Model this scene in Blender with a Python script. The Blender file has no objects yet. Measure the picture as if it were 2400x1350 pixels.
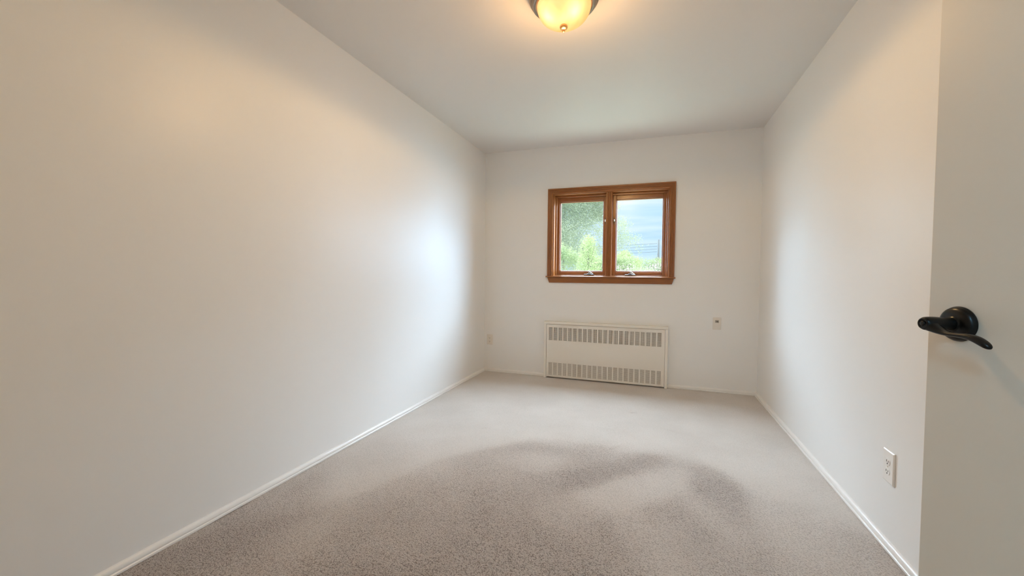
import bpy, bmesh, math, random
import numpy as np
from mathutils import Vector, Matrix

S = bpy.context.scene
COL = S.collection
PI = math.pi
random.seed(7)

# ------------------------------------------------------------------ camera
CX, CY, CZ = 1.80379, -4.25562, 1.08276
YAW, PITCH, ROLL, FPX = -0.3336089, -0.0310402, 0.0099085, 956.414
fwd = Vector((math.sin(YAW)*math.cos(PITCH), math.cos(YAW)*math.cos(PITCH), math.sin(PITCH)))
rt = Vector((math.cos(YAW), -math.sin(YAW), 0))
up = rt.cross(fwd)
R2 = rt*math.cos(ROLL) + up*math.sin(ROLL)
U2 = -rt*math.sin(ROLL) + up*math.cos(ROLL)
cd = bpy.data.cameras.new('camera')
cam = bpy.data.objects.new('camera', cd); COL.objects.link(cam)
cam.matrix_world = Matrix(((R2.x, U2.x, -fwd.x, CX), (R2.y, U2.y, -fwd.y, CY), (R2.z, U2.z, -fwd.z, CZ), (0, 0, 0, 1)))
cd.sensor_width = 36; cd.lens = FPX/2400*36; cd.clip_start = 0.02; cd.clip_end = 400
S.camera = cam

# ------------------------------------------------------------------ exposure
S.view_settings.view_transform = 'Standard'
S.view_settings.look = 'None'
S.view_settings.exposure = 0.0
S.view_settings.gamma = 1.0
S.view_settings.use_curve_mapping = False
S.cycles.use_denoising = True
S.cycles.max_bounces = 16
S.cycles.diffuse_bounces = 10
S.cycles.sample_clamp_indirect = 6.0

SKY_HIGH = 4          # hazy sky overhead
WIN_HIGH = 2250        # W, unseen area lamp added high outside, in place of bright sky
SKY_LEFT = 800        # W, unseen area lamp added to the left of the window view
SKY_RIGHT = 1650       # W, unseen area lamp added to the right of the window view
WIN_LOW = 48          # W, unseen area lamp added below the window, shining up
BULB = 9             # emission of the two bulbs
GLOW = 1.05
HALO = 7.8               # W, light the fixture throws back on the ceiling
LAMP = 29             # W, light thrown down and sideways by the ceiling fixture
HALL = 33  # W, unseen fill light added in the hall

# ------------------------------------------------------------------ node helpers
def new_mat(name):
    m = bpy.data.materials.new(name); m.use_nodes = True
    nt = m.node_tree; b = nt.nodes['Principled BSDF']
    return m, nt, b
def N(nt, t, **kw):
    n = nt.nodes.new(t)
    for k, v in kw.items():
        if k in n.inputs: n.inputs[k].default_value = v
        else: setattr(n, k, v)
    return n
def ramp(nt, stops):
    r = nt.nodes.new('ShaderNodeValToRGB')
    while len(r.color_ramp.elements) > 1: r.color_ramp.elements.remove(r.color_ramp.elements[0])
    r.color_ramp.elements[0].position = stops[0][0]; r.color_ramp.elements[0].color = (*stops[0][1], 1)
    for p, c in stops[1:]:
        e = r.color_ramp.elements.new(p); e.color = (*c, 1)
    return r

# ------------------------------------------------------------------ sky
w = bpy.data.worlds.new('sky'); S.world = w; w.use_nodes = True
nt = w.node_tree; bg = nt.nodes['Background']
tc = nt.nodes.new('ShaderNodeTexCoord'); sp = nt.nodes.new('ShaderNodeSeparateXYZ')
nt.links.new(tc.outputs['Generated'], sp.inputs[0])
base = ramp(nt, [(0.0, (0.50, 0.73, 0.95)), (0.035, (0.56, 0.77, 0.97)), (0.10, (0.46, 0.70, 0.96)), (0.15, (0.50, 0.74, 0.98)), (0.28, (0.55, 0.76, 1.0)), (0.5, (1.0, 1.0, 0.97))])
nt.links.new(sp.outputs['Z'], base.inputs[0])
mp = nt.nodes.new('ShaderNodeMapping'); mp.inputs['Scale'].default_value = (4.0, 4.0, 42.0); mp.inputs['Location'].default_value = (0.3, 0.0, 1.1)
nt.links.new(tc.outputs['Generated'], mp.inputs[0])
ns = N(nt, 'ShaderNodeTexNoise', Scale=1.0, Detail=4.0, Roughness=0.5)
nt.links.new(mp.outputs[0], ns.inputs['Vector'])
cr = ramp(nt, [(0.40, (0, 0, 0)), (0.62, (0.8, 0.8, 0.8))])
nt.links.new(ns.outputs['Fac'], cr.inputs[0])
mx = nt.nodes.new('ShaderNodeMixRGB'); mx.inputs['Color2'].default_value = (0.72, 0.86, 0.98, 1)
nt.links.new(cr.outputs[0], mx.inputs['Fac']); nt.links.new(base.outputs[0], mx.inputs['Color1'])
nt.links.new(mx.outputs[0], bg.inputs['Color'])
st = nt.nodes.new('ShaderNodeMapRange'); st.inputs['From Min'].default_value = 0.22; st.inputs['From Max'].default_value = 0.55
st.inputs['To Min'].default_value = 1.08; st.inputs['To Max'].default_value = SKY_HIGH
nt.links.new(sp.outputs['Z'], st.inputs['Value']); nt.links.new(st.outputs[0], bg.inputs['Strength'])

def area(name, loc, target, sx, sy, power, col):
    l = bpy.data.lights.new(name, 'AREA'); l.shape = 'RECTANGLE'; l.size = sx; l.size_y = sy; l.energy = power; l.color = col
    o = bpy.data.objects.new(name, l); COL.objects.link(o); o.location = loc
    o.rotation_euler = (Vector(target)-Vector(loc)).to_track_quat('-Z', 'Y').to_euler()
    return o
area('high_sky_light', (1.37, 2.0, 3.6), (1.37, 0.0, 1.5), 6.5, 2.7, WIN_HIGH, (0.62, 0.79, 1.0))  # added lamps outside the view, stand in for daylight through the window
area('left_sky_light', (-2.9, 2.9, 2.5), (1.37, 0.0, 1.5), 4.6, 4.2, SKY_LEFT, (0.50, 0.76, 1.0))
area('right_sky_light', (4.9, 2.4, 2.5), (1.37, 0.0, 1.5), 4.2, 4.2, SKY_RIGHT, (0.48, 0.72, 1.0))
area('paving_bounce_light', (1.37, 1.25, -0.1), (1.37, 0.2, 1.5), 6.0, 1.7, WIN_LOW, (1.0, 0.97, 0.92))  # added upward lamp below the sill, brightens the ceiling

# ------------------------------------------------------------------ mesh helpers
class MB:
    def __init__(s): s.bm = bmesh.new()
    def box(s, x0, x1, y0, y1, z0, z1):
        v = [s.bm.verts.new(p) for p in ((x0,y0,z0),(x1,y0,z0),(x1,y1,z0),(x0,y1,z0),(x0,y0,z1),(x1,y0,z1),(x1,y1,z1),(x0,y1,z1))]
        for f in ((0,3,2,1),(4,5,6,7),(0,1,5,4),(1,2,6,5),(2,3,7,6),(3,0,4,7)): s.bm.faces.new([v[i] for i in f])
        return s
    def rings(s, rings, close=True, cap=True, smooth=True):
        R = [[s.bm.verts.new(p) for p in r] for r in rings]
        n = len(R[0])
        for a, b in zip(R, R[1:]):
            for i in range(n if close else n-1):
                f = s.bm.faces.new((a[i], a[(i+1) % n], b[(i+1) % n], b[i])); f.smooth = smooth
        if cap:
            s.bm.faces.new(list(reversed(R[0]))); s.bm.faces.new(R[-1])
        return s
    def lathe(s, prof, axis='z', c=(0,0,0), n=48, cap=True, smooth=True):
        rr = []
        for r, h in prof:
            ring = []
            for i in range(n):
                a = 2*PI*i/n; u, v = r*math.cos(a), r*math.sin(a)
                p = {'z': (u, v, h), 'x': (h, u, v), 'y': (u, h, v)}[axis]
                ring.append((p[0]+c[0], p[1]+c[1], p[2]+c[2]))
            rr.append(ring)
        return s.rings(rr, True, cap, smooth)
    def tube(s, pts, r, n=10):
        rr = []; P = [Vector(p) for p in pts]
        for i, p in enumerate(P):
            t = (P[min(i+1, len(P)-1)]-P[max(i-1, 0)]).normalized()
            a = t.orthogonal().normalized() if abs(t.z) > .9 else t.cross(Vector((0,0,1))).normalized()
            b = t.cross(a).normalized(); q = r[i] if isinstance(r, (list, tuple)) else r
            rr.append([tuple(p + a*q*math.cos(2*PI*k/n) + b*q*math.sin(2*PI*k/n)) for k in range(n)])
        return s.rings(rr)
    def build(s, name, mat, parent=None, bevel=0.0, seg=2, loc=None):
        bmesh.ops.recalc_face_normals(s.bm, faces=s.bm.faces)
        me = bpy.data.meshes.new(name); s.bm.to_mesh(me); s.bm.free()
        me.materials.append(mat)
        o = bpy.data.objects.new(name, me); COL.objects.link(o)
        if parent: o.parent = parent
        if loc is not None:
            me.transform(Matrix.Translation(-Vector(loc))); o.location = loc
        if bevel:
            b = o.modifiers.new('bevel', 'BEVEL'); b.width = bevel; b.segments = seg; b.limit_method = 'ANGLE'
            b.harden_normals = False
        return o
def tag(o, label=None, cat=None, group=None, kind=None):
    if label: o['label'] = label
    if cat: o['category'] = cat
    if group: o['group'] = group
    if kind: o['kind'] = kind
    return o
def empty(name, loc=(0,0,0), rz=0.0):
    o = bpy.data.objects.new(name, None); COL.objects.link(o); o.location = loc; o.rotation_euler = (0,0,rz)
    o.empty_display_size = 0.05
    return o
def put(o, parent):
    """parent a world-built mesh without moving it (roots are only translated)"""
    o.parent = parent; o.matrix_parent_inverse = Matrix.Translation(-Vector(parent.location))
    return o
def copy_tree(o, parent=None):
    c = o.copy(); COL.objects.link(c)
    if parent: c.parent = parent
    for ch in list(o.children): copy_tree(ch, c)
    return c

# ------------------------------------------------------------------ materials
def paint(name, col, rough, bump=0.03, scale=260.0, spec=0.5):
    m, nt, b = new_mat(name)
    b.inputs['Base Color'].default_value = (*col, 1); b.inputs['Roughness'].default_value = rough
    b.inputs['Specular IOR Level'].default_value = spec
    g = nt.nodes.new('ShaderNodeNewGeometry')
    n1 = N(nt, 'ShaderNodeTexNoise', Scale=scale, Detail=2.0); nt.links.new(g.outputs['Position'], n1.inputs['Vector'])
    bp = N(nt, 'ShaderNodeBump', Strength=bump, Distance=0.002)
    nt.links.new(n1.outputs['Fac'], bp.inputs['Height']); nt.links.new(bp.outputs[0], b.inputs['Normal'])
    return m
M = {}
M['wall'] = paint('wall_paint', (0.85, 0.845, 0.83), 0.38, spec=0.32)
M['ceiling'] = paint('ceiling_paint', (0.78, 0.765, 0.75), 0.50, spec=0.4)
M['trim'] = paint('trim_paint', (0.84, 0.82, 0.79), 0.30, 0.02, 90)
M['door'] = paint('door_paint', (0.70, 0.625, 0.53), 0.42, 0.03, 120)
M['enamel'] = paint('radiator_enamel', (0.82, 0.775, 0.70), 0.35, 0.02, 120)
M['plate'] = paint('outlet_plastic', (0.85, 0.83, 0.80), 0.28, 0.0, 50)
M['plate_beige'] = paint('outlet_plastic_aged', (0.78, 0.73, 0.66), 0.35, 0.0, 50)
M['slot'] = paint('outlet_slot_dark', (0.05, 0.045, 0.04), 0.6, 0.0, 50)
M['jack'] = paint('jack_plastic', (0.42, 0.38, 0.33), 0.5, 0.0, 50)
M['fin'] = paint('convector_fin', (0.62, 0.56, 0.49), 0.6, 0.05, 90)
M['fin_dark'] = paint('dark_fin', (0.20, 0.18, 0.155), 0.6, 0.05, 90)
M['hall'] = paint('hall_paint', (0.78, 0.75, 0.70), 0.5)

def wood():
    m, nt, b = new_mat('stained_oak')
    tcn = nt.nodes.new('ShaderNodeTexCoord')
    mpn = nt.nodes.new('ShaderNodeMapping'); mpn.inputs['Scale'].default_value = (1, 1, 1)
    nt.links.new(tcn.outputs['UV'], mpn.inputs[0])
    n1 = N(nt, 'ShaderNodeTexNoise', Scale=1.0, Detail=6.0, Roughness=0.6, Distortion=0.3)
    mp2 = nt.nodes.new('ShaderNodeMapping'); mp2.inputs['Scale'].default_value = (9.0, 190.0, 1.0)
    nt.links.new(tcn.outputs['UV'], mp2.inputs[0]); nt.links.new(mp2.outputs[0], n1.inputs['Vector'])
    r = ramp(nt, [(0.28, (0.205, 0.066, 0.014)), (0.50, (0.285, 0.097, 0.021)), (0.74, (0.36, 0.132, 0.033))])
    nt.links.new(n1.outputs['Fac'], r.inputs[0]); nt.links.new(r.outputs[0], b.inputs['Base Color'])
    b.inputs['Roughness'].default_value = 0.28; b.inputs['Specular IOR Level'].default_value = 0.55
    b.inputs['Coat Weight'].default_value = 0.15; b.inputs['Coat Roughness'].default_value = 0.15
    bp = N(nt, 'ShaderNodeBump', Strength=0.12, Distance=0.001)
    nt.links.new(n1.outputs['Fac'], bp.inputs['Height']); nt.links.new(bp.outputs[0], b.inputs['Normal'])
    return m
M['wood'] = wood()

def metal(name, col, rough, metallic=1.0):
    m, nt, b = new_mat(name)
    b.inputs['Base Color'].default_value = (*col, 1); b.inputs['Roughness'].default_value = rough; b.inputs['Metallic'].default_value = metallic
    n1 = N(nt, 'ShaderNodeTexNoise', Scale=60.0, Detail=3.0)
    mr = nt.nodes.new('ShaderNodeMapRange'); mr.inputs['To Min'].default_value = rough*0.95; mr.inputs['To Max'].default_value = rough*1.05
    nt.links.new(n1.outputs['Fac'], mr.inputs['Value']); nt.links.new(mr.outputs[0], b.inputs['Roughness'])
    return m
M['black'] = metal('black_handle_metal', (0.004, 0.0035, 0.003), 0.28, 0.0)
M['black'].node_tree.nodes['Principled BSDF'].inputs['Specular IOR Level'].default_value = 0.3
M['nickel'] = metal('brushed_nickel', (0.36, 0.30, 0.24), 0.30)
M['brass'] = metal('antique_brass', (0.62, 0.42, 0.20), 0.35)
M['crank'] = metal('crank_metal', (0.10, 0.085, 0.075), 0.3, 0.6)
M['latch'] = metal('latch_metal', (0.14, 0.09, 0.06), 0.28, 0.6)
M['steel'] = metal('crank_steel', (0.30, 0.27, 0.25), 0.25)
M['chrome'] = metal('chrome', (0.75, 0.74, 0.72), 0.15)

def glass():
    m, nt, b = new_mat('window_glass')
    nt.nodes.remove(b); out = nt.nodes['Material Output']
    tr = N(nt, 'ShaderNodeBsdfTransparent'); tr.inputs['Color'].default_value = (0.97, 0.985, 0.975, 1)
    gl = N(nt, 'ShaderNodeBsdfGlossy', Roughness=0.25)
    fr = N(nt, 'ShaderNodeFresnel', IOR=1.45)
    mxn = nt.nodes.new('ShaderNodeMixShader')
    geo = nt.nodes.new('ShaderNodeNewGeometry'); mm = nt.nodes.new('ShaderNodeMath'); mm.operation = 'SUBTRACT'; mm.inputs[0].default_value = 1.0
    nt.links.new(geo.outputs['Backfacing'], mm.inputs[1])
    m3 = nt.nodes.new('ShaderNodeMath'); m3.operation = 'MULTIPLY'; nt.links.new(fr.outputs[0], m3.inputs[0]); nt.links.new(mm.outputs[0], m3.inputs[1])
    nt.links.new(m3.outputs[0], mxn.inputs[0]); nt.links.new(tr.outputs[0], mxn.inputs[1]); nt.links.new(gl.outputs[0], mxn.inputs[2])
    dust = N(nt, 'ShaderNodeBsdfTranslucent'); dust.inputs['Color'].default_value = (0.95, 0.93, 0.86, 1)  # pale veil mixed into the glass to imitate outdoor glare
    m4 = nt.nodes.new('ShaderNodeMixShader'); m4.inputs[0].default_value = 0.0035
    nt.links.new(mxn.outputs[0], m4.inputs[1]); nt.links.new(dust.outputs[0], m4.inputs[2])
    nt.links.new(m4.outputs[0], out.inputs['Surface'])
    return m
M['glass'] = glass()
def bowl_glass():
    m, nt, b = new_mat('alabaster_glass')
    out = nt.nodes['Material Output']
    tcn = nt.nodes.new('ShaderNodeTexCoord')
    n1 = N(nt, 'ShaderNodeTexNoise', Scale=7.0, Detail=3.0, Distortion=1.6); nt.links.new(tcn.outputs['Object'], n1.inputs['Vector'])
    r = ramp(nt, [(0.36, (0.90, 0.42, 0.10)), (0.50, (0.95, 0.54, 0.19)), (0.66, (0.98, 0.64, 0.30))])
    nt.links.new(n1.outputs['Fac'], r.inputs[0])
    b.inputs['Base Color'].default_value = (0.10, 0.075, 0.05, 1); b.inputs['Roughness'].default_value = 0.45
    b.inputs['Emission Color'].default_value = (1, .8, .5, 1); nt.links.new(r.outputs[0], b.inputs['Emission Color'])
    b.inputs['Emission Strength'].default_value = GLOW
    trl = N(nt, 'ShaderNodeBsdfTranslucent'); trl.inputs['Color'].default_value = (0.95, 0.72, 0.46, 1)
    tr = N(nt, 'ShaderNodeBsdfTransparent'); tr.inputs['Color'].default_value = (1.0, 0.86, 0.66, 1)
    m1 = nt.nodes.new('ShaderNodeMixShader'); m1.inputs[0].default_value = 0.62
    nt.links.new(b.outputs[0], m1.inputs[1]); nt.links.new(trl.outputs[0], m1.inputs[2])
    m2 = nt.nodes.new('ShaderNodeMixShader'); m2.inputs[0].default_value = 0.02
    nt.links.new(m1.outputs[0], m2.inputs[1]); nt.links.new(tr.outputs[0], m2.inputs[2])
    nt.links.new(m2.outputs[0], out.inputs['Surface'])
    return m
M['bowl'] = bowl_glass()
def emis(name, col, s):
    m, nt, b = new_mat(name)
    b.inputs['Base Color'].default_value = (*col, 1); b.inputs['Emission Color'].default_value = (*col, 1); b.inputs['Emission Strength'].default_value = s
    return m
M['bulb'] = emis('lit_bulb', (1.0, 0.53, 0.34), BULB)

def carpet():
    m, nt, b = new_mat('cut_pile_carpet'); L = nt.links.new
    at = nt.nodes.new('ShaderNodeAttribute'); at.attribute_name = 'pile'
    g = nt.nodes.new('ShaderNodeNewGeometry')
    warp = N(nt, 'ShaderNodeTexNoise', Scale=100.0, Detail=2.0); L(g.outputs['Position'], warp.inputs['Vector'])
    wm = nt.nodes.new('ShaderNodeVectorMath'); wm.operation = 'MULTIPLY_ADD'; wm.inputs[1].default_value = (0.009, 0.009, 0.0)
    L(warp.outputs['Color'], wm.inputs[0]); L(g.outputs['Position'], wm.inputs[2])
    vo = N(nt, 'ShaderNodeTexVoronoi', Scale=215.0); L(wm.outputs[0], vo.inputs['Vector'])
    v2 = N(nt, 'ShaderNodeTexVoronoi', Scale=520.0); L(wm.outputs[0], v2.inputs['Vector'])
    n1 = N(nt, 'ShaderNodeTexNoise', Scale=125.0, Detail=4.0, Roughness=0.62); L(g.outputs['Position'], n1.inputs['Vector'])
    n2 = N(nt, 'ShaderNodeTexNoise', Scale=2.3, Detail=4.0, Roughness=0.55); L(g.outputs['Position'], n2.inputs['Vector'])
    def ma(op, a, b_, c_=None):
        q = nt.nodes.new('ShaderNodeMath'); q.operation = op
        for k, v in enumerate((a, b_, c_)):
            if v is None: continue
            if isinstance(v, (int, float)): q.inputs[k].default_value = v
            else: L(v, q.inputs[k])
        return q.outputs[0]
    h = ma('MULTIPLY_ADD', vo.outputs['Distance'], -0.75, ma('MULTIPLY_ADD', v2.outputs['Distance'], -0.22, ma('MULTIPLY_ADD', n1.outputs['Fac'], 1.30, 0.24)))
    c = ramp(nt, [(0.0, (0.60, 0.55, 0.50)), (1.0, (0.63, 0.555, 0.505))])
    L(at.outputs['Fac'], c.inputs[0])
    tuft = ramp(nt, [(0.18, (0.42, 0.39, 0.36)), (0.34, (0.88, 0.87, 0.86)), (0.70, (1.08, 1.08, 1.08))])  # crevices between tufts darkened in the colour, as painted shade
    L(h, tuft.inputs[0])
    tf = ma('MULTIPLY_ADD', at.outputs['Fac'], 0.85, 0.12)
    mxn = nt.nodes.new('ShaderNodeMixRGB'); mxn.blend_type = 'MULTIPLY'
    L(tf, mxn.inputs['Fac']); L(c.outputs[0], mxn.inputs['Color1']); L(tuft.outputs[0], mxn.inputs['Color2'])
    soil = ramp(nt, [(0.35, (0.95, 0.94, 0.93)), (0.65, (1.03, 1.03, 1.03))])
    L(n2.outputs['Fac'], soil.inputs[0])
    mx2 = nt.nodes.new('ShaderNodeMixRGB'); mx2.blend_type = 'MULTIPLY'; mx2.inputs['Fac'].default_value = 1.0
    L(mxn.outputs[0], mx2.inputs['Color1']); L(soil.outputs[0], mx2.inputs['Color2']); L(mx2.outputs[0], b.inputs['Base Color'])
    b.inputs['Roughness'].default_value = 0.95; b.inputs['Specular IOR Level'].default_value = 0.15
    b.inputs['Sheen Weight'].default_value = 0.2; b.inputs['Sheen Roughness'].default_value = 0.5
    bp = N(nt, 'ShaderNodeBump', Distance=0.010)
    L(ma('MULTIPLY_ADD', at.outputs['Fac'], 0.75, 0.12), bp.inputs['Strength']); L(h, bp.inputs['Height']); L(bp.outputs[0], b.inputs['Normal'])
    return m
M['carpet'] = carpet()

# ------------------------------------------------------------------ room shell
W, D, H, NY = 2.718, 4.23, 2.44, -4.23      # width, depth, height, near wall face
TH = 0.20
# window opening in the back wall
OX0, OX1, OZ0, OZ1 = 0.785, 1.935, 1.082, 1.945
def struct(mb, name, mat, bevel=0, label=None):
    o = mb.build(name, mat, bevel=bevel); o['kind'] = 'structure'
    if label: o['label'] = label
    return o
struct(MB().box(-TH, 0, NY-1.6, TH, -0.1, H+0.1), 'wall_left', M['wall'])
struct(MB().box(W, W+TH, NY-1.6, TH, -0.1, H+0.1), 'wall_right', M['wall'])
mb = MB(); mb.box(-TH, OX0, 0, TH, -0.1, H+0.1); mb.box(OX1, W+TH, 0, TH, -0.1, H+0.1); mb.box(OX0, OX1, 0, TH, -0.1, OZ0); mb.box(OX0, OX1, 0, TH, OZ1, H+0.1)
struct(mb, 'wall_back', M['wall'])
DX0, DX1, DZ = 1.66, 2.635, 2.06             # doorway in the near wall
mb = MB(); mb.box(0, DX0, NY-0.12, NY, 0, H); mb.box(DX1, W, NY-0.12, NY+0.165, 0, H); mb.box(DX0, DX1, NY-0.12, NY, DZ, H)
struct(mb, 'wall_front', M['wall'])
struct(MB().box(-TH, W+TH, NY-1.6-TH, NY-1.6, -0.1, H+0.1), 'wall_hall', M['hall'])
struct(MB().box(-TH, W+TH, NY-1.6-TH, TH, H, H+0.15), 'ceiling', M['ceiling'])
mb = MB(); mb.box(DX0, DX0+0.018, NY-0.125, NY+0.004, 0, DZ); mb.box(DX1-0.018, DX1, NY-0.125, NY+0.004, 0, DZ); mb.box(DX0+0.018, DX1-0.018, NY-0.125, NY+0.004, DZ-0.018, DZ)
struct(mb, 'trim_1', M['trim'])

# carpet: a gently uneven surface, with an attribute for how the pile lies
def fbm(x, y, seed, octs, f0):
    rng = np.random.RandomState(seed); out = np.zeros_like(x); a = 1.0
    for o in range(octs):
        g = rng.rand(64, 64); fx, fy = x*f0*2**o, y*f0*2**o
        ix, iy = np.floor(fx).astype(int), np.floor(fy).astype(int); tx, ty = fx-ix, fy-iy
        tx = tx*tx*(3-2*tx); ty = ty*ty*(3-2*ty)
        G = lambda i, j: g[i % 64, j % 64]
        out += a*((G(ix,iy)*(1-tx)+G(ix+1,iy)*tx)*(1-ty)+(G(ix,iy+1)*(1-tx)+G(ix+1,iy+1)*tx)*ty-0.5); a *= 0.5
    return out
def ell(x, y, cx, cy, rx, ry, ang, soft):
    c, s = math.cos(ang), math.sin(ang); u = ((x-cx)*c+(y-cy)*s)/rx; v = (-(x-cx)*s+(y-cy)*c)/ry
    d = np.sqrt(u*u+v*v); return 1/(1+np.exp((d-1)/soft))
def make_floor():
    nx, ny = 272, 420
    xs = np.linspace(0, W, nx); ys = np.linspace(NY-0.05, 0, ny)
    X, Y = np.meshgrid(xs, ys); Z = np.zeros_like(X)
    n = fbm(X, Y, 3, 5, 2.2)
    # upright (darker) pile in the middle and front of the room, brushed flat near the window
    wob = 0.16*n
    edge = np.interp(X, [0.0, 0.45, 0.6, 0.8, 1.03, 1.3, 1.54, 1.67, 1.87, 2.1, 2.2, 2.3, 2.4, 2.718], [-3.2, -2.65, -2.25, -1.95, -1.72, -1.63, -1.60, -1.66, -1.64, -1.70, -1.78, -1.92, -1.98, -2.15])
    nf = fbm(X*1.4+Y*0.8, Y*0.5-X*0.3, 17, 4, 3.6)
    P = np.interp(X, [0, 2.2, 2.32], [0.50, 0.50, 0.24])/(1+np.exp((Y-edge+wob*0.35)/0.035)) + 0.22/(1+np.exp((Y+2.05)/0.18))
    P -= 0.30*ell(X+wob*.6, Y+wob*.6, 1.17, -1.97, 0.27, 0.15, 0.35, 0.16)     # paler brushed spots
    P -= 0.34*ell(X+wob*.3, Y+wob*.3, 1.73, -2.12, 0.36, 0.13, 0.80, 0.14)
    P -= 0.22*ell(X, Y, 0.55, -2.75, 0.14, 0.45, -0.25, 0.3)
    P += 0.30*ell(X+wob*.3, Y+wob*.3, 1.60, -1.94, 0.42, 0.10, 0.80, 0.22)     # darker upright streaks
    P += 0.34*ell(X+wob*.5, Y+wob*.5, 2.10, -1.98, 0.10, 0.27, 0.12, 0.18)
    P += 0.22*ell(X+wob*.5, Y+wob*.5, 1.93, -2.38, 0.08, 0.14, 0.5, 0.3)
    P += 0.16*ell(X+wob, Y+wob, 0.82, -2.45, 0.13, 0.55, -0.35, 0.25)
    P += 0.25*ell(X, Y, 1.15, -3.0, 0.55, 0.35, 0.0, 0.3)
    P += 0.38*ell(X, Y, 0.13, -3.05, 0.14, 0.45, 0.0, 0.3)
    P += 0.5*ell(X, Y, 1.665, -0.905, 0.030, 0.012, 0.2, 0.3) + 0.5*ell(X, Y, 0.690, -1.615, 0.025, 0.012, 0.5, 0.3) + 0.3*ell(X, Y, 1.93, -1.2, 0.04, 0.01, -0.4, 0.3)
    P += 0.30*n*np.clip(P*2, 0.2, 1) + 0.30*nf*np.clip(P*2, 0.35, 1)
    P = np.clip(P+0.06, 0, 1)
    Z += 0.0035*fbm(X, Y, 9, 3, 5.0)*np.clip(P*1.5, .3, 1) - 0.002*P
    # a small pucker in the pile and two furniture dents
    Z += 0.006*np.exp(-(((X-1.60)*0.9+(Y+1.60)*-0.5)/0.014)**2-(((X-1.60)*0.5+(Y+1.60)*0.9)/0.07)**2)
    Z[:, :] -= 0.001
    verts = np.stack([X, Y, Z], -1).reshape(-1, 3)
    idx = np.arange(nx*ny).reshape(ny, nx)
    F = np.stack([idx[:-1,:-1], idx[:-1,1:], idx[1:,1:], idx[1:,:-1]], -1).reshape(-1, 4)
    me = bpy.data.meshes.new('floor'); me.from_pydata(verts.tolist(), [], F.tolist())
    me.polygons.foreach_set('use_smooth', [True]*len(me.polygons))
    a = me.attributes.new('pile', 'FLOAT', 'POINT'); a.data.foreach_set('value', P.reshape(-1).astype(np.float32))
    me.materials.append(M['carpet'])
    o = bpy.data.objects.new('floor', me); COL.objects.link(o)
    tag(o, 'beige cut pile carpet with darker brushed patches', kind='structure')
make_floor()
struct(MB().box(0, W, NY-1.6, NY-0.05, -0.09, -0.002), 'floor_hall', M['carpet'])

# baseboards: a lower strip, a fine groove and a rounded upper moulding
def base_profile():
    p = [(0, 0), (0.019, 0), (0.019, 0.008), (0.0165, 0.0105), (0.0135, 0.0110), (0.0140, 0.0125)]
    for k in range(9):
        a = k/8*PI/2; p.append((0.0155*math.cos(a)*0.9+0.0015, 0.016+0.017*math.sin(a)))
    p.append((0, 0.0333))
    return p
def baseboard(name, a, b, nrm, ma=0, mb_=0):
    """a, b run ends on the wall line, nrm into the room; ma/mb_ mitre at the ends"""
    A, B, n = Vector((*a, 0)), Vector((*b, 0)), Vector((*nrm, 0)); t = (B-A).normalized()
    r = []
    for P, mi, s in ((A, ma, 1), (B, mb_, -1)):
        r.append([tuple(P + n*d + t*(d*mi*s) + Vector((0, 0, z))) for d, z in base_profile()])
    m = MB(); m.rings(r, True, True, False)
    return struct(m, name, M['trim'])
baseboard('baseboard_left', (0, NY), (0, 0), (1, 0), 0, 1)
baseboard('baseboard_right', (W, 0), (W, NY+0.166), (-1, 0), 1, 0)
baseboard('baseboard_back', (0, 0), (0.712, 0), (0, -1), 1, 0)
baseboard('baseboard_back.001', (1.949, 0), (W, 0), (0, -1), 0, 1)
baseboard('baseboard_front', (DX0-0.005, NY), (0, NY), (0, 1), 0, 1)

# ------------------------------------------------------------------ window
def uvbox(o, axis, rails=()):
    """box-project UVs in metres with u running along the grain axis"""
    me = o.data; uv = me.uv_layers.new(name='grain')
    for p in me.polygons:
        nrm = p.normal
        for li in p.loop_indices:
            c = me.vertices[me.loops[li].vertex_index].co
            cc = p.center
            ax = 'x' if any(a <= cc.x <= b and (c_ <= cc.z <= d) for a, b, c_, d in rails) else axis
            if ax == 'x': q = (c.x, c.z + c.y*1.3)
            else: q = (c.z, c.x + c.y*1.3)
            uv.data[li].uv = (q[0]+0.37*len(o.name), q[1])
win = empty('window_1', (1.36, 0, 1.06)); win['kind'] = 'structure'
tag(win, 'stained wood double casement window with fluted casing')
CXL, CXR, CZB, CZT = 0.728, 1.992, 1.078, 2.000
CW = 0.057
def flute(wd):
    """cross-section of the fluted casing: (across, proud)"""
    p = [(0, 0), (0, 0.017), (0.003, 0.020), (wd*0.16, 0.020)]
    for k in range(3):
        c0 = wd*(0.30+0.2*k)
        for j in range(7):
            a = PI*j/6; p.append((c0-0.0048*math.cos(a), 0.020-0.0040*math.sin(a)))
    p += [(wd*0.84, 0.020), (wd-0.005, 0.0185), (wd, 0.013), (wd, 0)]
    return p
def casing(name, P0, P1, inward, m0, m1, wd=CW, y0=0.0):
    P0, P1, inw = Vector(P0), Vector(P1), Vector(inward); t = (P1-P0).normalized(); r = []
    for P, mi, s in ((P0, m0, 1), (P1, m1, -1)):
        r.append([tuple(P + inw*u + t*(u*mi*s) + Vector((0, y0-d, 0))) for u, d in flute(wd)])
    m = MB(); m.rings(r, True, True, False); o = m.build(name, M['wood']); put(o, win)
    uvbox(o, 'x' if abs(t.x) > .5 else 'z'); return o
casing('window_casing', (CXL, 0, CZB), (CXL, 0, CZT), (1, 0, 0), 0, 1)
casing('window_casing', (CXR, 0, CZB), (CXR, 0, CZT), (-1, 0, 0), 0, 1)
casing('window_casing', (CXL, 0, CZT), (CXR, 0, CZT), (0, 0, -1), 1, 1)
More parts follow.
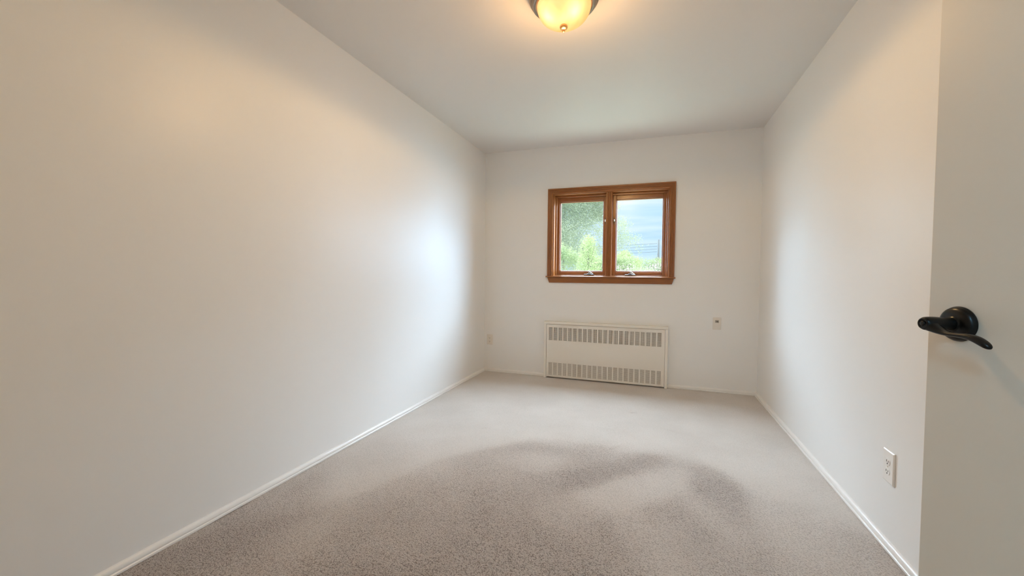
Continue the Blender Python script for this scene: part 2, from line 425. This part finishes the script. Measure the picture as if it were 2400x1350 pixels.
def wpart(mb, name, mat='wood', axis='x', bevel=0.002, parent=None):
    o = mb.build(name, M[mat], bevel=bevel); put(o, win) if parent is None else None
    if mat == 'wood': uvbox(o, axis)
    return o
# stool and apron
wpart(MB().box(0.716, 2.003, -0.034, 0.05, 1.066, 1.080), 'window_sill', bevel=0.005)
m = MB(); m.rings([[(0.728+dx*(1 if s < 0 else 1), 0, 0) for s in (1,)] for dx in (0,)] if 0 else
    [[(0.730, 0, 1.066), (1.990, 0, 1.066), (1.972, 0, 1.010), (0.750, 0, 1.010)], [(0.730, -0.017, 1.066), (1.990, -0.017, 1.066), (1.972, -0.014, 1.010), (0.750, -0.014, 1.010)]], True, True, False)
wpart(m, 'window_apron')
# jamb liner
JX0, JX1, JZ0, JZ1 = 0.795, 1.925, 1.085, 1.937
wpart(MB().box(OX0, JX0, 0.0, TH, OZ0, OZ1), 'window_jamb', axis='z')
wpart(MB().box(JX1, OX1, 0.0, TH, OZ0, OZ1), 'window_jamb', axis='z')
wpart(MB().box(JX0, JX1, 0.0, TH, JZ1, OZ1), 'window_jamb')
wpart(MB().box(JX0, JX1, 0.05, TH, OZ0, JZ0+0.006), 'window_jamb')
# inner stops
mb = MB(); mb.box(JX0, JX0+0.014, 0.066, 0.098, JZ0, JZ1); mb.box(JX1-0.014, JX1, 0.066, 0.098, JZ0, JZ1)
wpart(mb, 'window_stop', axis='z')
wpart(MB().box(JX0+0.014, JX1-0.014, 0.066, 0.098, JZ1-0.020, JZ1), 'window_stop')
# centre mullion with a fluted cover strip
MC = 1.364
wpart(MB().box(MC-0.022, MC+0.022, 0.022, 0.17, JZ0, JZ1-0.002), 'window_mullion', axis='z')
casing('mullion_cover', (MC-0.031, 0, 1.0855), (MC-0.031, 0, 1.9365), (1, 0, 0), 0, 0, 0.062, 0.0225)
# two casement sashes
def sash(x0, x1, latch_side):
    z0, z1, fw = 1.0915, 1.9365, 0.0405
    y0, y1 = 0.100, 0.142
    r = empty('window_sash', ((x0+x1)/2, 0.07, z0)); put(r, win)
    def add(m, name, mat, axis='z', bevel=0.003):
        o = m.build(name, M[mat], bevel=bevel); o.parent = r; o.matrix_parent_inverse = Matrix.Translation(-Vector(r.location))
        if mat == 'wood': uvbox(o, axis)
        return o
    gx0, gx1, gz0, gz1 = x0+fw, x1-fw, z0+0.0400, z1-0.0605
    mm = MB(); mm.box(x0, gx0, y0, y1, z0, z1); mm.box(gx1, x1, y0, y1, z0, z1)
    mm.box(gx0, gx1, y0+.0005, y1, z0, gz0); mm.box(gx0, gx1, y0+.0005, y1, gz1, z1)
    # sloped glazing bead
    b = 0.009
    for (a0, a1, c0, c1) in ((gx0, gx0+b, gz0, gz1), (gx1-b, gx1, gz0, gz1), (gx0, gx1, gz0, gz0+b), (gx0, gx1, gz1-b, gz1)):
        mm.box(a0, a1, y0+0.010, y1-0.006, c0, c1)
    o = add(mm, 'sash_frame', 'wood'); o.data.uv_layers.remove(o.data.uv_layers[0]); uvbox(o, 'z', ((gx0-.001, gx1+.001, z0-.01, gz0+.001), (gx0-.001, gx1+.001, gz1-.001, z1+.01)))
    add(MB().box(gx0+0.002, gx1-0.002, 0.119, 0.124, gz0+0.002, gz1-0.002), 'window_pane', 'glass', bevel=0)
    # crank operator on the sill
    cx = (x0+x1)/2 + (0.092 if latch_side > 0 else -0.078)
    mm = MB(); mm.box(cx-0.052, cx+0.052, 0.052, 0.096, 1.0905, 1.1030)
    mm.box(cx-0.020, cx+0.022, 0.050, 0.090, 1.1030, 1.1100)
    o = add(mm, 'crank_base', 'crank', bevel=0.004)
    mm = MB(); mm.tube([(cx+0.000, 0.062, 1.108), (cx+0.000, 0.056, 1.124), (cx-0.004, 0.050, 1.136), (cx+0.010, 0.046, 1.128), (cx+0.028, 0.044, 1.114), (cx+0.044, 0.044, 1.106)], [0.007, 0.007, 0.006, 0.005, 0.005, 0.0045])
    add(mm, 'crank_handle', 'steel', bevel=0)
    # latch lever on the meeting stile
    lx = x1-0.020 if latch_side > 0 else x0+0.020
    mm = MB(); mm.lathe([(0.001, 0.099), (0.011, 0.099), (0.011, 0.094), (0.006, 0.091), (0.001, 0.091)], 'y', (lx, 0, 1.657), 16)
    mm.box(lx-0.007, lx+0.007, 0.094, 0.100, 1.622, 1.692)
    add(mm, 'latch_plate', 'latch', bevel=0.002)
    mm = MB(); mm.tube([(lx, 0.090, 1.675), (lx, 0.080, 1.662), (lx, 0.078, 1.646)], [0.0045, 0.006, 0.005])
    add(mm, 'latch_lever', 'chrome', bevel=0)
    return r
sash(JX0+0.0005, MC-0.0225, 1)
sash(MC+0.0225, JX1-0.0005, -1)

# ------------------------------------------------------------------ convector cover
rad = tag(empty('radiator_cover', (1.33, -0.03, 0)), 'cream metal radiator cover with slotted grilles below the window', 'radiator')
RX0, RX1, RZ, RY = 0.714, 1.947, 0.600, -0.056
def rpart(mb, name, mat='enamel', bevel=0.0015):
    return put(mb.build(name, M[mat], bevel=bevel), rad)
mb = MB(); mb.box(RX0, RX0+0.026, RY-0.004, -0.0005, 0.0, RZ-0.0275); mb.box(RX1-0.026, RX1, RY-0.004, -0.0005, 0.0, RZ-0.0275)
mb.box(RX0, RX1, RY-0.004, -0.0005, RZ-0.027, RZ)
rpart(mb, 'surround_frame')
px0, px1, pz0, pz1, py0, py1 = RX0+0.029, RX1-0.028, 0.014, RZ-0.030, RY, RY+0.004
gx0, gx1 = 0.767, 1.889
T0, T1, B0, B1 = 0.404, 0.536, 0.036, 0.164
mb = MB()
mb.box(px0, gx0, py0, py1, pz0, pz1); mb.box(gx1, px1, py0, py1, pz0, pz1)
for a, b in ((pz0, B0), (B1, T0), (T1, pz1)): mb.box(gx0, gx1, py0, py1, a, b)
mb.box(px0, px1, py0-0.003, py0, pz1-0.010, pz1-0.004)
rpart(mb, 'front_panel', bevel=0)
def grille(z0, z1):
    m = MB(); nc, nr = 22, 17; pw = (gx1-gx0+0.013)/nc; ph = (z1-z0+0.0032)/nr
    for i in range(1, nc): x = gx0+i*pw; m.box(x-0.013, x, py0+0.0004, py1, z0, z1)
    for j in range(1, nr): z = z0+j*ph; m.box(gx0, gx1, py0+0.0008, py1-0.0004, z-0.0040, z)
    return rpart(m, 'grille', bevel=0)
grille(T0, T1); grille(B0, B1)
mb = MB()
for k in range(60): x = 0.76+k*0.0192; mb.box(x, x+0.0012, -0.046, -0.006, 0.36, 0.56)
mb.tube([(0.75, -0.026, 0.30), (1.91, -0.026, 0.30)], 0.011)
rpart(mb, 'heating_fins', 'fin_dark', 0)
rpart(MB().box(0.742, 1.918, -0.005, -0.0005, 0.012, RZ-0.03), 'back_plate', 'fin', 0)

# ------------------------------------------------------------------ outlets
def outlet(name, label, mat, plate_w=0.072, plate_h=0.118, th=0.006):
    """plate in the local xz plane, facing local -y"""
    r = tag(empty(name), label, 'outlet')
    m = MB(); w2, h2 = plate_w/2, plate_h/2
    m.rings([[(-w2, 0, -h2), (w2, 0, -h2), (w2, 0, h2), (-w2, 0, h2)], [(-w2, -th*0.55, -h2), (w2, -th*0.55, -h2), (w2, -th*0.55, h2), (-w2, -th*0.55, h2)],
             [(-w2+.004, -th, -h2+.004), (w2-.004, -th, -h2+.004), (w2-.004, -th, h2-.004), (-w2+.004, -th, h2-.004)]], True, True, False)
    m.build('wall_plate', mat, r, 0.0006)
    for s in (-1, 1):
        cz = s*0.0195; m = MB(); ring = []
        for i in range(28):
            a = 2*PI*i/28; ring.append((0.0170*math.cos(a), cz+max(-0.0125, min(0.0125, 0.0170*math.sin(a)))))
        m.rings([[(x, -th+0.001, z) for x, z in ring], [(x, -th-0.0015, z) for x, z in ring]], True, True, False)
        rc = m.build('receptacle', mat, r, 0.0005)
        m = MB(); y = -th-0.0022
        m.box(-0.0078, -0.0056, y, y+0.0015, cz-0.002, cz+0.0065); m.box(0.0056, 0.0076, y, y+0.0015, cz-0.001, cz+0.0055)
        m.lathe([(0.0028, y), (0.0028, y+0.0015)], 'y', (0, 0, cz-0.0075), 12)
        m.build('slots', M['slot'], rc)
    m = MB(); m.lathe([(0.0032, -th-0.0008), (0.0032, -th+0.001)], 'y', (0, 0, 0), 12); m.build('screw', M['chrome'], r)
    return r
o1 = outlet('electrical_outlet', 'white duplex outlet on the right wall beside the open door', M['plate'], 0.080, 0.130, 0.008)
o1.location = (W, -2.225, 0.328); o1.rotation_euler = (0, 0, -PI/2)
o2 = outlet('electrical_outlet.001', 'small cream outlet low on the back wall near the left corner', M['plate_beige'], 0.070, 0.116, 0.005)
o2.location = (0.071, 0, 0.358)
jk = tag(empty('phone_jack', (2.375, 0, 0.648)), 'cream wall plate with a dark jack right of the radiator', 'wall jack')
MB().box(-0.035, 0.035, -0.005, 0, -0.058, 0.058).build('wall_plate', M['plate_beige'], jk, 0.0015)
mb = MB(); mb.box(-0.016, 0.016, -0.009, -0.004, 0.008, 0.031); mb.build('jack_socket', M['jack'], jk, 0.001)
MB().box(-0.006, 0.010, -0.0105, -0.008, 0.013, 0.026).build('jack_opening', M['fin_dark'], jk)

# ------------------------------------------------------------------ open door with lever handle
DA = 0.2985                                   # opening angle past square
LX, LY = 2.3395, -3.1846                      # latch edge, room-side face
door = empty('door_1', (LX, LY, 0.0), DA); tag(door, 'open flat white door with a black lever handle', kind='structure')
# local frame: +y towards the latch edge at y = 0, the leaf runs to -y; visible face is x = 0 facing -x
MB().box(0, 0.035, -0.900, 0, 0.012, 2.035).build('door_leaf', M['door'], door, 0.0015)
HZ, BK = 0.9985, -0.060
hd = empty('door_handle', (0, BK, HZ)); hd.parent = door; hd['label'] = 'black lever handle with round rose'
rp = [(0.0330, -0.0002), (0.0334, -0.0016), (0.0332, -0.0034), (0.0322, -0.0046)]
for k in range(1, 12):
    a = k/11*PI/2; rp.append((0.0135+0.0187*math.cos(a)**0.9, -0.0046-0.0100*math.sin(a)))
rp += [(0.0130, -0.0160), (0.001, -0.0160)]
m = MB(); m.lathe(rp, 'x', (0, 0, 0), 96)
m.build('rosette', M['black'], hd)
def sweep(path, nrm_up, n=20):
    """path entries: (point, half-height, half-thickness); rounded sections"""
    P = [Vector(p[0]) for p in path]; rr = []
    for i, (p, a, b) in enumerate(path):
        p = Vector(p); t = (P[min(i+1, len(P)-1)]-P[max(i-1, 0)]).normalized()
        s = t.cross(Vector(nrm_up)).normalized(); u = s.cross(t).normalized()
        rr.append([tuple(p + u*a*math.copysign(abs(math.sin(q))**0.85, math.sin(q)) + s*b*math.copysign(abs(math.cos(q))**0.85, math.cos(q))) for q in [2*PI*k/n for k in range(n)]])
    m = MB(); m.rings(rr); return m
m = MB(); m.lathe([(0.0125, -0.012), (0.0118, -0.018), (0.0116, -0.026), (0.0118, -0.034), (0.0128, -0.040), (0.0133, -0.050), (0.0132, -0.059), (0.0124, -0.0645), (0.0105, -0.0680), (0.0085, -0.0687), (0.0072, -0.0670), (0.001, -0.0670)], 'x', (0, 0, 0), 48)
m.build('lever_neck', M['black'], hd)
LV = [((-0.056, 0.006, -0.001), 0.0110, 0.0130), ((-0.056, -0.004, -0.004), 0.0106, 0.0130), ((-0.056, -0.014, -0.0085), 0.0082, 0.0110), ((-0.056, -0.024, -0.0125), 0.0058, 0.0095),
      ((-0.056, -0.034, -0.0145), 0.0044, 0.0088), ((-0.056, -0.046, -0.0147), 0.0040, 0.0085), ((-0.056, -0.058, -0.0143), 0.0043, 0.0085), ((-0.056, -0.070, -0.0145), 0.0052, 0.0085), ((-0.056, -0.080, -0.0165), 0.0060, 0.0083),
      ((-0.056, -0.089, -0.0200), 0.0063, 0.0080), ((-0.056, -0.097, -0.0245), 0.0058, 0.0074), ((-0.056, -0.102, -0.0278), 0.0045, 0.0058), ((-0.056, -0.1045, -0.0295), 0.0026, 0.0034), ((-0.056, -0.1055, -0.0302), 0.0008, 0.0010)]
o = sweep(LV, (0, 0, 1), 28).build('lever', M['black'], hd); sb = o.modifiers.new('smooth', 'SUBSURF'); sb.levels = sb.render_levels = 2
m = MB(); m.lathe([(0.0052, -0.0655), (0.0052, -0.0685), (0.0040, -0.0700), (0.001, -0.0702)], 'x', (0, 0, 0), 24)
m.build('lock_button', M['black'], hd)
m = MB(); m.box(0.006, 0.029, -0.001, 0.0012, HZ-0.028, HZ+0.028); m.build('latch_face', M['black'], door)

# ------------------------------------------------------------------ ceiling light
LC = (1.370, -2.280)
lamp = tag(empty('ceiling_light', (LC[0], LC[1], H)), 'round flush mount ceiling light with glowing amber glass bowl', 'ceiling light')
m = MB(); m.lathe([(0.163, 0), (0.169, -0.008), (0.171, -0.018), (0.164, -0.024), (0.166, -0.032), (0.162, -0.040), (0.152, -0.044), (0.154, -0.052), (0.147, -0.058), (0.140, -0.060), (0.130, -0.060), (0.128, -0.050), (0.122, -0.010), (0.001, -0.008)], 'z', n=96, cap=False)
m.build('metal_pan', M['nickel'], lamp)
prof = []
for k in range(15):
    a = k/14*PI/2; prof.append((0.129*math.cos(a)**0.80+0.0005, -0.056-0.094*math.sin(a)))
inner = [(max(r-0.003, 0.0005), h+0.003) for r, h in reversed(prof)]
m = MB(); m.lathe(prof, 'z', n=96, cap=False); bowl = m.build('glass_bowl', M['bowl'], lamp)
m = MB(); m.lathe([(0.008, -0.146), (0.0150, -0.149), (0.0185, -0.1540), (0.0190, -0.1590), (0.0165, -0.1655), (0.0105, -0.1690), (0.0062, -0.1700), (0.0055, -0.1725), (0.0068, -0.1760), (0.0060, -0.1800), (0.0030, -0.1825), (0.0005, -0.1830)], 'z', n=32)
m.build('finial', M['brass'], lamp)
for dx, dy in ((-0.053, -0.046), (0.053, -0.046)):
    m = MB(); m.lathe([(0.0005, -0.030), (0.012, -0.030), (0.013, -0.045), (0.024, -0.062), (0.029, -0.078), (0.025, -0.095), (0.013, -0.106), (0.0005, -0.109)], 'z', n=24)
    o = m.build('light_bulb', M['bulb'], lamp); o.location = (dx, dy, -0.020)

ll = bpy.data.lights.new('ceiling_light_glow', 'SPOT'); ll.energy = LAMP; ll.shadow_soft_size = 0.006; ll.spot_size = PI; ll.spot_blend = 0.20; ll.color = (1.0, 0.63, 0.27)
lo = bpy.data.objects.new('ceiling_light_glow', ll); COL.objects.link(lo); lo.parent = lamp; lo.location = (0, 0, -0.190)
ul = bpy.data.lights.new('ceiling_light_halo', 'SPOT'); ul.energy = HALO; ul.shadow_soft_size = 0.07; ul.spot_size = PI; ul.spot_blend = 0.0; ul.color = (1.0, 0.56, 0.20)
uo = bpy.data.objects.new('ceiling_light_halo', ul); COL.objects.link(uo); uo.parent = lamp; uo.location = (0, 0, -0.270); uo.rotation_euler = (PI, 0, 0)
# unseen fill light added in the hall, behind the camera
hl = bpy.data.lights.new('hall_lamp', 'POINT'); hl.energy = HALL; hl.shadow_soft_size = 0.12; hl.color = (0.34, 0.70, 1.0)
ho = bpy.data.objects.new('hall_lamp', hl); COL.objects.link(ho); ho.location = (1.6, NY-0.9, 2.25)

# ------------------------------------------------------------------ outside
def leaf_mat(name, c0, c1, trans=0.35):
    m, nt, b = new_mat(name)
    n1 = N(nt, 'ShaderNodeTexNoise', Scale=3.0, Detail=3.0); g = nt.nodes.new('ShaderNodeNewGeometry')
    nt.links.new(g.outputs['Position'], n1.inputs['Vector'])
    r = ramp(nt, [(0.35, c0), (0.65, c1)]); nt.links.new(n1.outputs['Fac'], r.inputs[0]); nt.links.new(r.outputs[0], b.inputs['Base Color'])
    b.inputs['Roughness'].default_value = 0.6
    tl = N(nt, 'ShaderNodeBsdfTranslucent'); nt.links.new(r.outputs[0], tl.inputs['Color'])
    mxn = nt.nodes.new('ShaderNodeMixShader'); mxn.inputs[0].default_value = trans
    nt.links.new(b.outputs[0], mxn.inputs[1]); nt.links.new(tl.outputs[0], mxn.inputs[2]); nt.links.new(mxn.outputs[0], nt.nodes['Material Output'].inputs['Surface'])
    return m
M['leaf_pale'] = leaf_mat('birch_leaf', (0.50, 0.58, 0.42), (0.66, 0.72, 0.56))
M['leaf_yellow'] = leaf_mat('yellow_green_leaf', (0.60, 0.70, 0.36), (0.70, 0.78, 0.48))
M['leaf_green'] = leaf_mat('hedge_leaf', (0.48, 0.60, 0.34), (0.66, 0.74, 0.46))
M['blossom'] = leaf_mat('blossom_petal', (0.74, 0.58, 0.62), (0.78, 0.70, 0.72))
M['bark'] = paint('bark', (0.26, 0.23, 0.20), 0.9, 0.4, 30)
M['pole'] = paint('weathered_pole', (0.20, 0.22, 0.24), 0.9, 0.2, 20)
M['wire'] = paint('power_wire', (0.10, 0.12, 0.15), 0.6, 0.0, 20)
M['grass'] = paint('lawn', (0.26, 0.30, 0.20), 0.95, 0.5, 40)
GZ = -0.6
g = MB(); g.box(-80, 80, TH, 160, GZ-0.2, GZ); struct(g, 'ground', M['grass'])
def foliage(name, blobs, n, size, mat, parent, seed):
    rng = np.random.RandomState(seed); tot = sum(b[6] for b in blobs); V = []; F = []
    for (cx, cy, cz, rx, ry, rz, wt) in blobs:
        k = int(n*wt/tot); d = rng.normal(size=(k, 3)); d /= np.linalg.norm(d, axis=1)[:, None]
        r = rng.rand(k)**0.45
        p = d*r[:, None]*np.array([rx, ry, rz])+np.array([cx, cy, cz])
        p += rng.normal(size=(k, 3))*0.06
        a = rng.normal(size=(k, 3)); a /= np.linalg.norm(a, axis=1)[:, None]
        b = np.cross(a, rng.normal(size=(k, 3))); b /= np.linalg.norm(b, axis=1)[:, None]
        s = size*(0.6+0.8*rng.rand(k))[:, None]
        nn = np.cross(a, b)
        q = np.stack([p-a*s, p+b*s*0.45+nn*s*0.12, p+a*s, p-b*s*0.45+nn*s*0.12], 1)
        i0 = len(V)//1; V.extend(q.reshape(-1, 3).tolist()); F.extend([(i0+4*j, i0+4*j+1, i0+4*j+2, i0+4*j+3) for j in range(k)])
    me = bpy.data.meshes.new(name); me.from_pydata(V, [], F); me.materials.append(mat)
    o = bpy.data.objects.new(name, me); COL.objects.link(o)
    if parent: put(o, parent)
    return o
def plant(name, label, cat, base, stems, blobs, n, size, mat, seed, group=None):
    r = tag(empty(name, (base[0], base[1], GZ)), label, cat, group)
    m = MB()
    for pts, rad_ in stems: m.tube(pts, rad_, 8)
    put(m.build('trunk' if 'tree' in name else 'stems', M['bark'], r), r)
    foliage('foliage', blobs, n, size, mat, r, seed)
    return r
def limbs(base, top, spread, nb, seed, r0=0.075):
    rnd = random.Random(seed); b = Vector(base); t = Vector(top); S_ = [([b, b.lerp(t, .5)+Vector((.1, 0, 0)), t], [r0, r0*.7, r0*.25])]
    for i in range(nb):
        s = b.lerp(t, 0.35+0.6*i/nb); a = rnd.uniform(0, 2*PI)
        e = s+Vector((math.cos(a)*spread, math.sin(a)*spread*.8, rnd.uniform(.4, 1.3)))
        S_.append(([s, s.lerp(e, .5)+Vector((0, 0, -.1)), e], [r0*.35, r0*.22, r0*.08]))
    return S_
rb = random.Random(5)
# tall birch-like tree whose crown fills the left pane and reaches into the right one
bl = []
for (cx, cz, rr, wt) in ((-2.6, 4.9, 1.25, 3), (-1.4, 5.0, 1.2, 3), (-0.5, 4.9, 0.8, 1.6), (-2.5, 3.6, 1.0, 2.0), (-1.3, 3.9, 0.8, 1.5), (-0.55, 3.9, 0.45, 0.5), (-3.4, 4.4, 1.2, 2), (-0.1, 4.3, 0.35, 0.25), (-1.9, 5.9, 1.5, 2),
                         (0.28, 4.15, 0.16, 0.02), (0.30, 3.45, 0.36, 0.10), (0.62, 3.30, 0.25, 0.035), (0.35, 2.95, 0.42, 0.13), (0.72, 2.75, 0.36, 0.07), (1.08, 2.70, 0.22, 0.02), (0.25, 2.45, 0.5, 0.13), (0.85, 2.40, 0.45, 0.05), (1.25, 2.25, 0.25, 0.012),
                         (-0.6, 3.1, 0.6, 0.22), (-2.2, 2.2, 1.3, 2.2), (-0.9, 2.2, 0.6, 0.5), (-1.6, 2.9, 0.8, 0.7), (-2.6, 2.6, 0.8, 1.0)):
    bl.append((cx, 14+rb.uniform(-.5, .5), cz, rr, rr*1.2, rr*0.95, wt))
plant('birch_tree', 'tall loose leafy tree filling the left pane and reaching into the right', 'tree', (-2.3, 14.6), limbs((-2.3, 14.6, GZ), (-2.2, 14.6, 5.6), 1.2, 8, 3, 0.06), bl, 110000, 0.030, M['leaf_pale'], 11)
# yellow-green conical bush
bl = [(-0.20, 9, 0.4, .55, .5, 1.0, 3), (-0.20, 9, 1.2, .42, .42, .75, 2.4), (-0.22, 9, 1.85, .26, .26, .5, 1.0), (-0.18, 9, 2.15, .14, .14, .25, .3)]
plant('conical_bush', 'bright yellow-green pointed bush in the middle of the left pane', 'bush', (-0.2, 9), limbs((-0.2, 9, GZ), (-0.2, 9, 1.9), .25, 6, 4, .05), bl, 13000, 0.026, M['leaf_yellow'], 12)
# broad bushes of the hedge
def bush(cx, cy, top, rad_, mat, seed, label, name='garden_bush', n=14000, size=.028, group=None):
    h = top-GZ; bl = []
    rnd = random.Random(seed)
    bl.append((cx, cy, GZ+h*.42, rad_, rad_*.8, h*.45, 4))
    for i in range(9):
        a = rnd.uniform(-1, 1); bl.append((cx+a*rad_*.8, cy+rnd.uniform(-.3, .1), top-.30-abs(a)*.25-rnd.uniform(0, .1), rad_*.35, .35, .30, .55))
    return plant(name, label, 'bush', (cx, cy), limbs((cx, cy, GZ), (cx, cy, top-.6), rad_*.5, 5, seed, .05), bl, n, size, mat, seed, group)
bush(-1.45, 9.8, 2.30, .90, M['leaf_green'], 21, 'green rounded bush at the left edge of the left pane')
bush(0.35, 10.2, 2.00, .80, M['leaf_green'], 22, 'green bush behind the window centre post, right of the pointed bush')
bush(0.72, 12.4, 2.15, .60, M['leaf_yellow'], 23, 'light green bush low at the left of the right pane')
bush(1.60, 15.2, 2.08, 1.25, M['leaf_green'], 24, 'low green bush under the wires in the right pane')
fb = bush(1.50, 8.6, 1.46, .95, M['leaf_green'], 25, 'lowest bush in the right pane, speckled with pale pink blossom', 'flowering_bush', 8000)
bl = [(1.45+rb.uniform(-1, 1), 8.15+rb.uniform(-.1, .1), 1.22+rb.uniform(-.12, .18), .18, .12, .10, 1) for i in range(22)]
fo = foliage('blossom', bl, 1100, .020, M['blossom'], fb, 26); fo['label'] = 'pale pink blossom'
# utility pole with wires
PX, PY = 2.45, 62.0
pl = tag(empty('utility_pole', (PX, PY, GZ)), 'grey utility pole carrying wires in the right pane', 'utility pole')
m = MB(); m.tube([(PX, PY, GZ), (PX, PY, 3.6), (PX, PY, 6.75)], [0.17, 0.15, 0.11]); put(m.build('pole_shaft', M['pole']), pl)
m = MB(); m.tube([(PX-.30, PY-.22, 1.8), (PX-.30, PY-.22, 4.0)], 0.17, 12); m.box(PX-.4, PX, PY-.2, PY-.1, 2.8, 3.0); put(m.build('pole_equipment', M['pole']), pl)
wz = (6.15, 5.72, 5.30, 4.88)
names = ('top', 'second', 'third', 'lowest')
for k, z in enumerate(wz):
    pts = []
    for i in range(25):
        t = i/24; pts.append((PX-.24-t*34, PY-.2-t*2, z+0.55*t-4*1.3*t*(1-t)*0.5))
    m = MB(); m.tube(pts, 0.022, 6)
    tag(m.build('power_line', M['wire'], loc=pts[0]), f'{names[k]} of the four dark wires running left from the utility pole', 'power line', 'wires on the utility pole')
